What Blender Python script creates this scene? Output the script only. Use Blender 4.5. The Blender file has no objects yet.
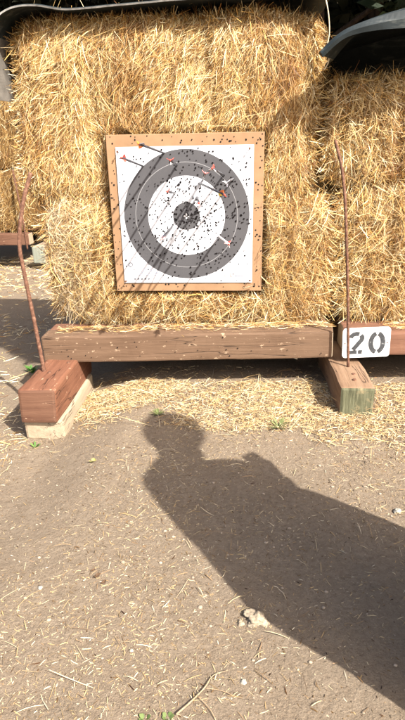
import bpy, bmesh, math, random
import numpy as np
from mathutils import Vector, Matrix, noise as mnoise

R = math.radians
random.seed(7)
rng = np.random.default_rng(11)
S = bpy.context.scene
C = S.collection

# ------------------------------------------------------------------ camera
CAM_H, PITCH, YAW, ROLL = 1.2, 21.0, 4.0, 1.1
cd = bpy.data.cameras.new('camera')
cam = bpy.data.objects.new('camera', cd)
C.objects.link(cam)
cd.sensor_fit = 'VERTICAL'
cd.angle = 2 * math.atan(360 / 541)
cd.clip_start, cd.clip_end = 0.02, 500
cam.location = (0, 0, CAM_H)
cam.rotation_euler = (Matrix.Rotation(R(YAW), 3, 'Z') @ Matrix.Rotation(R(90 - PITCH), 3, 'X') @ Matrix.Rotation(R(-ROLL), 3, 'Z')).to_euler()
S.camera = cam

# ------------------------------------------------------------------ light
SUN_AZ, SUN_EL = 45.0, 44.0        # from the right, behind the camera
SKY_STRENGTH, SUN_STRENGTH, EXPOSURE = 0.12, 5.0, 1.4
w = bpy.data.worlds.new('World')
S.world = w
w.use_nodes = True
nt = w.node_tree
bg = nt.nodes['Background']
sky = nt.nodes.new('ShaderNodeTexSky')
sky.sky_type = 'NISHITA'
sky.sun_disc = False
sky.dust_density = 5.0
sky.ozone_density = 0.3
sky.sun_elevation = R(SUN_EL)
sky.sun_rotation = R(180 - SUN_AZ)
nt.links.new(sky.outputs[0], bg.inputs[0])
bg.inputs[1].default_value = SKY_STRENGTH
sl = bpy.data.lights.new('sun', 'SUN')
sl.energy = SUN_STRENGTH
sl.angle = R(0.75)
sl.color = (1, 0.955, 0.88)
sun = bpy.data.objects.new('sun', sl)
C.objects.link(sun)
sdir = Vector((-math.sin(R(SUN_AZ)) * math.cos(R(SUN_EL)), math.cos(R(SUN_AZ)) * math.cos(R(SUN_EL)), -math.sin(R(SUN_EL))))
sun.rotation_euler = sdir.to_track_quat('-Z', 'Y').to_euler()
sun.location = (4, -4, 6)
S.view_settings.view_transform = 'Standard'
S.view_settings.look = 'None'
S.view_settings.exposure = EXPOSURE
S.view_settings.gamma = 1
S.view_settings.use_curve_mapping = False

# ------------------------------------------------------------------ materials
def mat(name, rough=0.8, spec=0.3):
    m = bpy.data.materials.new(name)
    m.use_nodes = True
    b = m.node_tree.nodes['Principled BSDF']
    b.inputs['Roughness'].default_value = rough
    b.inputs['Specular IOR Level'].default_value = spec
    return m, m.node_tree, b

def N(t, kind, **kw):
    n = t.nodes.new(kind)
    for k, v in kw.items():
        if k in n.inputs: n.inputs[k].default_value = v
        else: setattr(n, k, v)
    return n

def ramp(t, src, stops, interp='LINEAR'):
    r = N(t, 'ShaderNodeValToRGB')
    r.color_ramp.interpolation = interp
    e = r.color_ramp.elements
    while len(e) > 1: e.remove(e[-1])
    e[0].position, e[0].color = stops[0][0], (*stops[0][1], 1)
    for p, c in stops[1:]:
        x = e.new(p)
        x.color = (*c, 1)
    t.links.new(src, r.inputs[0])
    return r.outputs[0]

def noise_tex(t, scale, detail=4, rough=0.6, stretch=(1, 1, 1), coord='Object', dist=0.0):
    tc = N(t, 'ShaderNodeTexCoord')
    mp = N(t, 'ShaderNodeMapping')
    mp.inputs['Scale'].default_value = stretch
    t.links.new(tc.outputs[coord], mp.inputs[0])
    n = N(t, 'ShaderNodeTexNoise')
    n.inputs['Scale'].default_value = scale
    n.inputs['Detail'].default_value = detail
    n.inputs['Roughness'].default_value = rough
    n.inputs['Distortion'].default_value = dist
    t.links.new(mp.outputs[0], n.inputs['Vector'])
    return n.outputs['Fac']

def mix(t, fac, a, b, mode='MIX'):
    n = N(t, 'ShaderNodeMix', data_type='RGBA', blend_type=mode)
    for sock, val in ((n.inputs[0], fac), (n.inputs[6], a), (n.inputs[7], b)):
        if isinstance(val, (int, float)): sock.default_value = val
        elif isinstance(val, tuple): sock.default_value = (*val, 1)
        else: t.links.new(val, sock)
    return n.outputs[2]

def bump(t, b, h, strength=0.3, dist=0.01):
    n = N(t, 'ShaderNodeBump')
    n.inputs['Strength'].default_value = strength
    n.inputs['Distance'].default_value = dist
    t.links.new(h, n.inputs['Height'])
    t.links.new(n.outputs[0], b.inputs['Normal'])

def flat(name, col, rough=0.8, spec=0.3, var=0.25, scale=30):
    m, t, b = mat(name, rough, spec)
    f = noise_tex(t, scale, 3)
    lo = tuple(c * (1 - var) for c in col)
    hi = tuple(min(1, c * (1 + var)) for c in col)
    t.links.new(ramp(t, f, [(0.3, lo), (0.7, hi)]), b.inputs['Base Color'])
    return m

def attr_mat(name, rough=0.75, spec=0.25, trans=0.0):
    m, t, b = mat(name, rough, spec)
    a = N(t, 'ShaderNodeAttribute')
    a.attribute_name = 'col'
    t.links.new(a.outputs['Color'], b.inputs['Base Color'])
    if trans:
        tr = N(t, 'ShaderNodeBsdfTranslucent')
        t.links.new(a.outputs['Color'], tr.inputs['Color'])
        mx = N(t, 'ShaderNodeMixShader')
        mx.inputs[0].default_value = trans
        t.links.new(b.outputs[0], mx.inputs[1])
        t.links.new(tr.outputs[0], mx.inputs[2])
        t.links.new(mx.outputs[0], t.nodes['Material Output'].inputs[0])
    return m

def wood(name, dark, mid, light, rough=0.75, axis=0, worn=None, worn_at=0.66):
    """paint or bare timber: grain runs along local axis, pale chips where worn"""
    m, t, b = mat(name, rough, 0.25)
    st = [14, 14, 14]
    st[axis] = 0.9
    g = noise_tex(t, 3.2, 6, 0.65, tuple(st), dist=0.4)
    col = ramp(t, g, [(0.25, dark), (0.5, mid), (0.78, light)])
    blotch = noise_tex(t, 5, 4, 0.6)
    col = mix(t, ramp(t, blotch, [(0.35, (0, 0, 0)), (0.75, (0.5, 0.5, 0.5))]), col, light)
    if worn:
        wn = noise_tex(t, 42, 5, 0.7, tuple(0.45 if i == axis else 1 for i in range(3)))
        col = mix(t, ramp(t, wn, [(worn_at, (0, 0, 0)), (worn_at + 0.03, (1, 1, 1))]), col, worn)
    ck = [9, 9, 9]
    ck[axis] = 0.55
    cr_ = noise_tex(t, 2.1, 3, 0.55, tuple(ck), dist=0.15)
    gate = noise_tex(t, 3.3, 2, 0.5)
    crack = mix(t, 1.0, ramp(t, cr_, [(0.482, (0, 0, 0)), (0.496, (1, 1, 1)), (0.510, (0, 0, 0))]), ramp(t, gate, [(0.46, (0, 0, 0)), (0.56, (0.9, 0.9, 0.9))]), 'MULTIPLY')
    col = mix(t, crack, col, tuple(c * 0.3 for c in dark))
    t.links.new(col, b.inputs['Base Color'])
    sb = N(t, 'ShaderNodeMath', operation='SUBTRACT')
    t.links.new(g, sb.inputs[0])
    t.links.new(crack, sb.inputs[1])
    bump(t, b, sb.outputs[0], 0.6, 0.005)
    return m

M = {}
M['straw'] = attr_mat('dry_straw', 0.55, 0.35, 0.07)
M['litter'] = attr_mat('straw_litter', 0.6, 0.3)
M['leaf'] = attr_mat('leaves', 0.6, 0.25, 0.2)
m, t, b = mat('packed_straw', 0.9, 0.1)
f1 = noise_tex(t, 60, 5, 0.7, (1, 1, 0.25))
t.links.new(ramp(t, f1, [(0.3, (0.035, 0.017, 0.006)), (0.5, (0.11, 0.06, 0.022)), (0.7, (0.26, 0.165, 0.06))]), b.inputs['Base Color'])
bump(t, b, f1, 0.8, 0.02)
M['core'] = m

m, t, b = mat('dirt', 0.95, 0.12)
big = noise_tex(t, 1.3, 5, 0.6)
fine = noise_tex(t, 55, 7, 0.72)
grit = noise_tex(t, 220, 3, 0.6)
c0 = ramp(t, fine, [(0.28, (0.135, 0.099, 0.067)), (0.5, (0.205, 0.158, 0.112)), (0.75, (0.27, 0.214, 0.156))])
c1 = mix(t, ramp(t, big, [(0.35, (0, 0, 0)), (0.7, (0.55, 0.55, 0.55))]), c0, (0.235, 0.182, 0.13))
c2 = mix(t, ramp(t, grit, [(0.62, (0, 0, 0)), (0.70, (0.75, 0.75, 0.75))]), c1, (0.37, 0.30, 0.215))
crumb = noise_tex(t, 120, 5, 0.75)
c3 = mix(t, ramp(t, crumb, [(0.30, (0.75, 0.75, 0.75)), (0.43, (0, 0, 0))]), c2, (0.07, 0.048, 0.031))
scuff = noise_tex(t, 6.5, 6, 0.72, dist=1.2)
c4 = mix(t, ramp(t, scuff, [(0.40, (0, 0, 0)), (0.62, (0.5, 0.5, 0.5))]), c3, (0.18, 0.135, 0.093))
t.links.new(c4, b.inputs['Base Color'])
add = N(t, 'ShaderNodeMath', operation='ADD')
t.links.new(fine, add.inputs[0])
t.links.new(crumb, add.inputs[1])
bump(t, b, add.outputs[0], 0.9, 0.009)
M['dirt'] = m

M['beam'] = wood('brown_painted_timber', (0.075, 0.042, 0.024), (0.115, 0.068, 0.041), (0.15, 0.093, 0.058), worn=(0.33, 0.235, 0.155), worn_at=0.615)
M['beam_red'] = wood('red_brown_timber', (0.09, 0.04, 0.024), (0.145, 0.068, 0.042), (0.19, 0.098, 0.062), worn=(0.33, 0.22, 0.13), worn_at=0.72)
M['cut'] = wood('weathered_cut_wood', (0.20, 0.15, 0.10), (0.30, 0.235, 0.165), (0.40, 0.32, 0.23), axis=2)
M['block_red'] = wood('red_stained_timber', (0.075, 0.028, 0.015), (0.14, 0.058, 0.032), (0.20, 0.09, 0.052), axis=1, worn=(0.36, 0.22, 0.14), worn_at=0.64)
M['block_end'] = wood('red_end_grain', (0.07, 0.03, 0.018), (0.11, 0.052, 0.031), (0.15, 0.078, 0.048), axis=0, worn=(0.40, 0.28, 0.18), worn_at=0.65)
M['block_old'] = wood('old_brown_timber', (0.09, 0.048, 0.028), (0.165, 0.10, 0.06), (0.235, 0.155, 0.10), axis=1, worn=(0.35, 0.27, 0.18), worn_at=0.68)
M['pad'] = wood('pale_bare_wood', (0.22, 0.165, 0.108), (0.31, 0.24, 0.165), (0.38, 0.305, 0.215), axis=1)
# algae covered end grain
m, t, b = mat('green_end_grain', 0.9, 0.15)
g = noise_tex(t, 5, 6, 0.7, (16, 1, 1.2))
col = ramp(t, g, [(0.3, (0.04, 0.04, 0.024)), (0.5, (0.095, 0.095, 0.056)), (0.72, (0.175, 0.17, 0.11))])
bl = noise_tex(t, 14, 4, 0.7)
col = mix(t, ramp(t, bl, [(0.54, (0, 0, 0)), (0.66, (0.8, 0.8, 0.8))]), col, (0.25, 0.20, 0.115))
t.links.new(col, b.inputs['Base Color'])
bump(t, b, g, 0.5, 0.004)
M['green_end'] = m
M['grey_end'] = wood('grey_green_end_grain', (0.13, 0.14, 0.11), (0.19, 0.2, 0.16), (0.25, 0.26, 0.21), axis=2)
# rusty bar
m, t, b = mat('rusty_iron', 0.85, 0.3)
g = noise_tex(t, 60, 5, 0.7)
t.links.new(ramp(t, g, [(0.3, (0.05, 0.022, 0.013)), (0.5, (0.105, 0.048, 0.028)), (0.68, (0.19, 0.10, 0.065))]), b.inputs['Base Color'])
bump(t, b, g, 0.5, 0.002)
M['rust'] = m
M['cardboard'] = flat('cardboard', (0.27, 0.162, 0.09), 0.85, 0.15, 0.13, 9)
M['hole'] = flat('arrow_hole', (0.012, 0.01, 0.01), 0.9, 0.1)
M['print'] = flat('printed_ink', (0.10, 0.10, 0.115), 0.8, 0.2)
M['faint_print'] = flat('pale_blue_ink', (0.50, 0.55, 0.68), 0.8, 0.2, 0.1)
M['pink_print'] = flat('pale_red_ink', (0.68, 0.50, 0.48), 0.8, 0.2, 0.1)
# target rings
m, t, b = mat('target_paper', 0.8, 0.2)
tc = N(t, 'ShaderNodeTexCoord')
sp = N(t, 'ShaderNodeSeparateXYZ')
t.links.new(tc.outputs['Object'], sp.inputs[0])
cm = N(t, 'ShaderNodeCombineXYZ')
t.links.new(sp.outputs[0], cm.inputs[0])
t.links.new(sp.outputs[2], cm.inputs[1])
ln = N(t, 'ShaderNodeVectorMath', operation='LENGTH')
t.links.new(cm.outputs[0], ln.inputs[0])
dv = N(t, 'ShaderNodeMath', operation='MULTIPLY')
dv.inputs[1].default_value = 2.0
t.links.new(ln.outputs['Value'], dv.inputs[0])
white, dark, line = (0.56, 0.57, 0.60), (0.074, 0.072, 0.076), (0.30, 0.295, 0.30)
q = lambda r: r * 2.0
col = ramp(t, dv.outputs[0], [(0, dark), (q(0.0335), (0.12, 0.11, 0.125)), (q(0.0355), dark), (q(0.0695), white), (q(0.1995), dark),
                              (q(0.2645), line), (q(0.2672), dark), (q(0.327), white)], 'CONSTANT')
wv = noise_tex(t, 7, 4, 0.6)
col = mix(t, 1.0, col, ramp(t, wv, [(0.3, (0.93, 0.93, 0.94)), (0.7, (1, 1, 1))]), 'MULTIPLY')
t.links.new(col, b.inputs['Base Color'])
bump(t, b, wv, 0.15, 0.01)
M['paper'] = m
# sign
m, t, b = mat('white_sign_plate', 0.45, 0.4)
f = noise_tex(t, 40, 5, 0.75)
t.links.new(ramp(t, f, [(0.25, (0.45, 0.43, 0.40)), (0.36, (0.76, 0.75, 0.73)), (0.7, (0.8, 0.8, 0.79))]), b.inputs['Base Color'])
M['plate'] = m
m, t, b = mat('stencil_paint', 0.6, 0.3)
f = noise_tex(t, 70, 5, 0.7)
t.links.new(ramp(t, f, [(0.3, (0.03, 0.032, 0.035)), (0.64, (0.06, 0.062, 0.066)), (0.72, (0.5, 0.5, 0.5))]), b.inputs['Base Color'])
M['stencil'] = m
# rubber belting
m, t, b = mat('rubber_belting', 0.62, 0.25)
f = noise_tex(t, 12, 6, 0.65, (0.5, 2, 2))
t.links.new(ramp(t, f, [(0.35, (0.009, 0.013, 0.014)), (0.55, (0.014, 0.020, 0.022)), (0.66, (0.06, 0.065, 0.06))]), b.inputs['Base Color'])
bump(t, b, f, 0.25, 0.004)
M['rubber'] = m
M['belt_inner'] = flat('sunlit_belting', (0.10, 0.09, 0.078), 0.8, 0.2, 0.3, 14)  # same rubber painted paler on the hanging flap, sunlight put into its colour
M['belt_edge'] = flat('frayed_belt_edge', (0.24, 0.235, 0.22), 0.85, 0.2, 0.35, 40)
M['twine'] = flat('pale_twine', (0.55, 0.47, 0.33), 0.9, 0.1)
M['shaft'] = flat('dark_arrow_shaft', (0.045, 0.045, 0.055), 0.35, 0.5)
M['shaft_white'] = flat('white_arrow_shaft', (0.72, 0.70, 0.70), 0.35, 0.5, 0.05)
for k, c in dict(red=(0.62, 0.085, 0.06), orange=(0.80, 0.20, 0.03), white=(0.75, 0.73, 0.73), yellow=(0.78, 0.5, 0.05), pink=(0.72, 0.28, 0.27), purple=(0.16, 0.11, 0.19), grey=(0.25, 0.25, 0.29)).items():
    M['v_' + k] = flat(k + '_fletching', c, 0.6, 0.3, 0.1)
M['stone'] = flat('pale_stone', (0.29, 0.265, 0.22), 0.9, 0.2, 0.35, 60)
M['clod'] = flat('pale_clod', (0.25, 0.20, 0.142), 0.95, 0.1, 0.45, 120)
M['gravel'] = flat('small_gravel', (0.26, 0.205, 0.15), 0.9, 0.2, 0.45, 25)
m, t, b = mat('bark', 0.95, 0.1)
f = noise_tex(t, 9, 6, 0.7, (3, 3, 0.5))
t.links.new(ramp(t, f, [(0.3, (0.014, 0.01, 0.008)), (0.7, (0.06, 0.043, 0.031))]), b.inputs['Base Color'])
bump(t, b, f, 0.8, 0.03)
M['bark'] = m
M['twig'] = flat('dry_twig', (0.30, 0.215, 0.135), 0.9, 0.15, 0.35, 60)
M['dead_leaf'] = flat('dead_leaf', (0.10, 0.06, 0.035), 0.9, 0.15, 0.4, 60)
M['skin'] = flat('skin', (0.42, 0.24, 0.16), 0.5, 0.4, 0.08)
M['hair'] = flat('brown_hair', (0.05, 0.03, 0.02), 0.6, 0.4, 0.3)
M['jacket'] = flat('navy_jacket', (0.03, 0.04, 0.07), 0.85, 0.2, 0.2)
M['jeans'] = flat('blue_jeans', (0.05, 0.07, 0.12), 0.85, 0.2, 0.2)
M['shoe'] = flat('dark_shoes', (0.03, 0.028, 0.026), 0.6, 0.3)
M['phone'] = flat('black_phone', (0.015, 0.015, 0.017), 0.2, 0.5)

# ------------------------------------------------------------------ mesh helpers
def tag(o, label=None, cat=None, group=None, kind=None):
    if label: o['label'] = label
    if cat: o['category'] = cat
    if group: o['group'] = group
    if kind: o['kind'] = kind
    return o

def link(name, me, materials, parent=None):
    o = bpy.data.objects.new(name, me)
    C.objects.link(o)
    for mm in (materials if isinstance(materials, (list, tuple)) else [materials]):
        if mm: me.materials.append(mm)
    if parent: o.parent = parent
    return o

def empty(name, loc, rot=(0, 0, 0)):
    o = bpy.data.objects.new(name, None)
    o.empty_display_size = 0.05
    C.objects.link(o)
    o.location, o.rotation_euler = loc, rot
    return o

def bm_obj(name, bm, materials, parent=None, smooth=False):
    me = bpy.data.meshes.new(name)
    bmesh.ops.recalc_face_normals(bm, faces=bm.faces)
    bm.to_mesh(me)
    bm.free()
    if smooth: me.polygons.foreach_set('use_smooth', [True] * len(me.polygons))
    return link(name, me, materials, parent)

def np_obj(name, V, F, materials, parent=None, col=None, midx=None, smooth=False):
    """V (n,3), F (m,4) quads -> one mesh object, optional per-vertex colour"""
    me = bpy.data.meshes.new(name)
    V = np.asarray(V, np.float32)
    F = np.asarray(F, np.int32)
    k = F.shape[1]
    me.vertices.add(len(V))
    me.vertices.foreach_set('co', V.ravel())
    me.loops.add(F.size)
    me.loops.foreach_set('vertex_index', F.ravel())
    me.polygons.add(len(F))
    me.polygons.foreach_set('loop_start', np.arange(len(F), dtype=np.int32) * k)
    me.polygons.foreach_set('loop_total', np.full(len(F), k, np.int32))
    if midx is not None: me.polygons.foreach_set('material_index', np.asarray(midx, np.int32))
    if smooth: me.polygons.foreach_set('use_smooth', np.ones(len(F), bool))
    me.update(calc_edges=True)
    if col is not None:
        a = me.color_attributes.new('col', 'FLOAT_COLOR', 'POINT')
        rgba = np.ones((len(V), 4), np.float32)
        rgba[:, :3] = col
        a.data.foreach_set('color', rgba.ravel())
    return link(name, me, materials, parent)

def tube_mesh(pts, rad, sides=8, cap=True):
    """bmesh tube along a polyline, radius per point"""
    bm = bmesh.new()
    pts = [Vector(p) for p in pts]
    if isinstance(rad, (int, float)): rad = [rad] * len(pts)
    rings = []
    ref = Vector((0, 0, 1))
    for i, p in enumerate(pts):
        d = (pts[min(i + 1, len(pts) - 1)] - pts[max(i - 1, 0)]).normalized()
        if abs(d.dot(ref)) > 0.95: ref = Vector((1, 0, 0))
        u = d.cross(ref).normalized()
        v = d.cross(u)
        rings.append([bm.verts.new(p + (u * math.cos(a) + v * math.sin(a)) * rad[i]) for a in [2 * math.pi * k / sides for k in range(sides)]])
    for a, b2 in zip(rings, rings[1:]):
        for k in range(sides):
            bm.faces.new((a[k], a[(k + 1) % sides], b2[(k + 1) % sides], b2[k]))
    if cap:
        bm.faces.new(rings[0])
        bm.faces.new(rings[-1])
    return bm

def smoothstep(x):
    x = np.clip(x, 0, 1)
    return x * x * (3 - 2 * x)

_ph = np.random.default_rng(3)
_W = [(f, _ph.uniform(0, 6.28, 3), _ph.normal(size=(3, 3))) for f in (1, 1, 1, 2, 2, 2, 4, 4, 4)]
def snoise(x, y, z=0.0, scale=1.0, seed=0.0):
    """cheap smooth noise, about -1..1"""
    x, y, z = np.asarray(x) * scale + seed * 1.7, np.asarray(y) * scale - seed * 2.3, np.asarray(z) * scale + seed
    o = 0.0
    for f, p, d in _W:
        o = o + np.sin((d[0, 0] * x + d[0, 1] * y + d[0, 2] * z) * f + p[0]) * np.cos((d[1, 0] * x + d[1, 1] * y + d[1, 2] * z) * f + p[1]) / f
    return o / 2.6

# ------------------------------------------------------------------ the ground
def ground_z(x, y):
    x, y = np.asarray(x, float), np.asarray(y, float)
    z = -0.09 * smoothstep((-0.5 - x) / 0.4) * smoothstep((y - 1.0) / 1.0)
    z = z + 0.006 * snoise(x, y, 0, 2.2) + 0.0045 * snoise(x, y, 0, 8, 4) + 0.0015 * snoise(x, y, 0, 24, 9) + 0.0006 * snoise(x, y, 0, 55, 12)
    z = z + 0.45 * np.clip(y - 9.5, 0, 25) * smoothstep((y - 9.5) / 3)
    return z

def axis(lo, hi, step, far0, far1, grow=1.22):
    a = list(np.arange(lo, hi, step))
    s, v = step, a[-1]
    while v < far1:
        s *= grow
        v += s
        a.append(v)
    s, v, pre = step, lo, []
    while v > far0:
        s *= grow
        v -= s
        pre.append(v)
    return np.array(pre[::-1] + a)
gx, gy = axis(-1.5, 1.15, 0.009, -70, 70), axis(0.6, 2.9, 0.009, -40, 90)
X, Y = np.meshgrid(gx, gy)
V = np.stack([X.ravel(), Y.ravel(), ground_z(X, Y).ravel()], 1)
nx, ny = len(gx), len(gy)
ii = (np.arange(ny - 1)[:, None] * nx + np.arange(nx - 1)[None, :]).ravel()
ground = np_obj('ground', V, np.stack([ii, ii + 1, ii + nx + 1, ii + nx], 1), M['dirt'], smooth=True)
tag(ground, kind='structure')

# ------------------------------------------------------------------ straw
STRAW = np.array([[0.66, 0.48, 0.21], [0.52, 0.31, 0.095], [0.76, 0.60, 0.33], [0.30, 0.14, 0.035], [0.57, 0.355, 0.115], [0.12, 0.048, 0.013], [0.82, 0.71, 0.47]])
def straw_colours(n, p=None, bright=1.0):
    c = STRAW[rng.choice(len(STRAW), n, p=p)]
    return np.clip(c * rng.uniform(0.78, 1.12, (n, 1)) * bright, 0, 0.9)

def ribbons(P, D, U, L, Wd, bend, col):
    """flat bent ribbons: centre P, direction D, bow direction U, length L, width Wd, bow height bend"""
    n = len(P)
    D = D / np.linalg.norm(D, axis=1, keepdims=True)
    rv = rng.normal(size=(n, 3)) * 0.9 + U
    Sd = np.cross(D, rv)
    Sd /= np.linalg.norm(Sd, axis=1, keepdims=True) + 1e-9
    V = np.empty((n, 8, 3))
    for k, s in enumerate((-0.5, -0.17, 0.17, 0.5)):
        c = P + D * (L * s)[:, None] + U * (bend * (0.25 - s * s) * 4)[:, None]
        h = Sd * (Wd * 0.5 * (0.55 if k in (0, 3) else 1))[:, None]
        V[:, 2 * k] = c - h
        V[:, 2 * k + 1] = c + h
    base = (np.arange(n) * 8)[:, None]
    F = np.concatenate([base + np.array([[0, 1, 3, 2]]), base + np.array([[2, 3, 5, 4]]), base + np.array([[4, 5, 7, 6]])], 0)
    return V.reshape(-1, 3), F, np.repeat(col, 8, 0)

def make_bale(name, x0, x1, y0, y1, z0, z1, seed, n_front, label, group, loose=1.0, lean=80, spread=38, length=0.085, bright=1.0, sides=0.35, round_=0.035, pale_left=False):
    cx, cy, cz = (x0 + x1) / 2, (y0 + y1) / 2, (z0 + z1) / 2
    hx, hy, hz = (x1 - x0) / 2, (y1 - y0) / 2, (z1 - z0) / 2
    def shape(p):
        """pull a box point in at the corners and rumple it"""
        q = p / np.array([hx, hy, hz])
        pull = np.stack([round_ * np.abs(q[:, 1]) ** 5 + round_ * np.abs(q[:, 2]) ** 7,
                         round_ * np.abs(q[:, 0]) ** 9 + round_ * np.abs(q[:, 2]) ** 7,
                         0.4 * round_ * (np.abs(q[:, 0]) ** 9 + np.abs(q[:, 1]) ** 7)], 1)
        o = p - np.sign(p) * np.minimum(pull, 0.09) * (np.abs(q) > 0.6)
        nz = snoise(p[:, 0], p[:, 2], p[:, 1], 5.0, seed) * 0.026 + snoise(p[:, 0] * 1.5, p[:, 2] * 0.7, p[:, 1], 13, seed + 5) * 0.036
        o[:, 1] += np.where(p[:, 1] < 0, np.abs(nz) * 0.6 - nz * 0.4, nz)
        o[:, 0] += 0.8 * nz * np.sign(p[:, 0]) * (np.abs(q[:, 0]) > 0.9)
        o[:, 2] += 0.3 * nz * np.sign(p[:, 2]) * (np.abs(q[:, 2]) > 0.97)
        return o
    # compressed core
    vs, fs = [], []
    def face(ax, sg, nu, nv):
        u, v = np.meshgrid(np.linspace(-1, 1, nu), np.linspace(-1, 1, nv))
        w_ = np.full(u.size, float(sg))
        cols = [None] * 3
        oth = [i for i in range(3) if i != ax]
        cols[ax], cols[oth[0]], cols[oth[1]] = w_, u.ravel(), v.ravel()
        P = np.stack(cols, 1) * np.array([hx, hy, hz])
        b0 = sum(len(a) for a in vs)
        vs.append(P)
        i0 = (np.arange(nv - 1)[:, None] * nu + np.arange(nu - 1)[None]).ravel() + b0
        fs.append(np.stack([i0, i0 + 1, i0 + nu + 1, i0 + nu], 1))
    kx, ky, kz = max(8, int(hx * 50)), max(6, int(hy * 40)), max(6, int(hz * 50))
    for ax, (a, b2) in ((0, (ky, kz)), (1, (kx, kz)), (2, (kx, ky))):
        face(ax, -1, a, b2)
        face(ax, 1, a, b2)
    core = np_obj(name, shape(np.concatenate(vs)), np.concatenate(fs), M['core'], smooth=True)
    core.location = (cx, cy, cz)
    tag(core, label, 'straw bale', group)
    # loose stalks over the faces
    parts = []
    def stalks(n, ax, sg, ln):
        P = rng.uniform(-1, 1, (n, 3))
        P[:, ax] = sg
        P = P * np.array([hx, hy, hz]) * 1.0
        Q = shape(P)
        nrm = np.zeros((n, 3))
        nrm[:, ax] = sg
        oth = [i for i in range(3) if i != ax]
        fld = snoise(P[:, oth[0]], P[:, oth[1]], seed, 3.4, seed) * 55 + snoise(P[:, oth[0]], P[:, oth[1]], seed, 9, seed + 2) * 30
        ang = np.radians(lean + fld * loose + rng.normal(0, spread, n))
        D = np.zeros((n, 3))
        D[:, oth[0]], D[:, oth[1]] = np.cos(ang), np.sin(ang)
        tilt = np.abs(rng.normal(0, 0.32, n)) + (rng.random(n) < 0.10) * rng.uniform(0.2, 1.2, n)
        D = D - nrm * tilt[:, None] * np.sign(D[:, 2:3] + 1e-6)     # lower end stands away from the bale
        L = np.clip(rng.lognormal(math.log(ln), 0.5, n), 0.025, 0.3)
        Wd = np.clip(rng.lognormal(math.log(0.0011), 0.5, n), 0.0005, 0.0036)
        off = rng.uniform(-0.022, 0.014, n) * (0.6 + loose * 0.5)
        Pc = Q + nrm * off[:, None]
        bend = rng.normal(0.004, 0.010, n) * (0.4 + loose) * (L / 0.09)
        p = np.array([0.16, 0.16, 0.19, 0.17, 0.12, 0.10, 0.10])
        col = straw_colours(n, p, bright)
        patch = snoise(P[:, oth[0]] * 2.2, P[:, oth[1]] * 0.7, 0, 5.5, seed + 8)      # pressed layers of fresher and older straw
        col = col * (1 + 0.3 * patch[:, None] * np.array([0.7, 1.0, 1.35]))
        brown = (snoise(P[:, oth[0]], P[:, oth[1]], 0, 7, seed + 13) + rng.normal(0, 0.35, n)) > 0.5
        col[brown] *= np.array([0.62, 0.5, 0.38])
        if pale_left and ax == 1:
            g_ = smoothstep((-0.70 - P[:, 0] / hx) / 0.3 + rng.normal(0, 0.22, n)) * (rng.random(n) < 0.6)
            gr = np.array([0.58, 0.47, 0.32]) * rng.uniform(0.55, 1.1, (n, 1))
            col = col * (1 - g_[:, None]) + gr * g_[:, None]
        parts.append(ribbons(Pc, D, nrm, L, Wd, bend, np.clip(col, 0, 0.85)))
    stalks(n_front, 1, -1, length)
    side_n = int(n_front * sides * hy / hx)
    stalks(side_n, 0, -1, length)
    stalks(side_n, 0, 1, length)
    stalks(int(n_front * sides * hy / hz * 0.6), 2, 1, length)
    # tufts that stick out round the front rim
    n = int(n_front * 0.05)
    e = rng.integers(0, 4, n)
    u = rng.uniform(-1, 1, n)
    P = np.stack([np.where(e == 0, -1, np.where(e == 1, 1, u)), np.full(n, -1.0), np.where(e == 2, -1, np.where(e == 3, 1, u))], 1)
    out = np.stack([np.where(e == 0, -1, np.where(e == 1, 1, 0)), np.zeros(n), np.where(e == 2, -1, np.where(e == 3, 0.6, 0))], 1)
    Q = shape(P * np.array([hx, hy, hz]))
    D = out * rng.uniform(0.2, 1, (n, 1)) + rng.normal(0, 0.5, (n, 3)) + np.array([0, -0.35, -0.25])
    L = np.clip(rng.lognormal(math.log(length * 1.1), 0.45, n), 0.03, 0.25)
    parts.append(ribbons(Q + D * 0.012, D, np.tile([0, 0, 1.0], (n, 1)), L, rng.uniform(0.0017, 0.004, n), rng.normal(0, 0.012, n), straw_colours(n, None, bright)))
    off, VV, FF, CC = 0, [], [], []
    for v, f, c in parts:
        wx, wy, wz = v[:, 0] + cx, v[:, 1] + cy, v[:, 2] + cz
        under = (wx > -0.69) & (wx < 0.145) & (wz > 0.47) & (wz < 1.31) & (wy < 2.932)     # straw pressed flat behind the board
        v[under, 1] = 2.932 - cy + 0.012 * rng.random(under.sum())
        VV.append(v); FF.append(f + off); CC.append(c)
        off += len(v)
    o = np_obj('loose_straw', np.concatenate(VV), np.concatenate(FF), M['straw'], core, np.concatenate(CC))
    o['kind'] = 'stuff'
    return core

GB = 'straw bales stacked on the timber rests'
make_bale('straw_bale', -1.06, 0.50, 2.93, 3.55, 0.295, 0.985, 1.0, 85000, 'lower straw bale on the brown beam, right behind the bottom of the target board', GB, loose=1.5, lean=75, spread=55, length=0.075, pale_left=True)
make_bale('straw_bale', -1.15, 0.415, 2.95, 3.55, 0.975, 1.805, 2.0, 130000, 'upper straw bale behind the top half of the target board', GB, loose=0.8, lean=84, spread=34, length=0.06)
make_bale('straw_bale', 0.515, 2.05, 2.955, 3.55, 0.305, 1.035, 3.0, 52000, 'lower straw bale right above the 20 sign, at the right edge', GB, loose=1.4, lean=70, spread=55, length=0.072)
make_bale('straw_bale', 0.42, 2.0, 2.965, 3.55, 1.03, 1.525, 4.0, 36000, 'upper straw bale in the shade of the arching rubber mat', GB, loose=1.2, lean=80, spread=52, length=0.065)
make_bale('straw_bale', -4.0, -2.48, 6.5, 7.1, 0.335, 1.05, 5.0, 6000, 'lower straw bale of the distant stack at the left edge', GB, loose=0.8, length=0.08)
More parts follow.
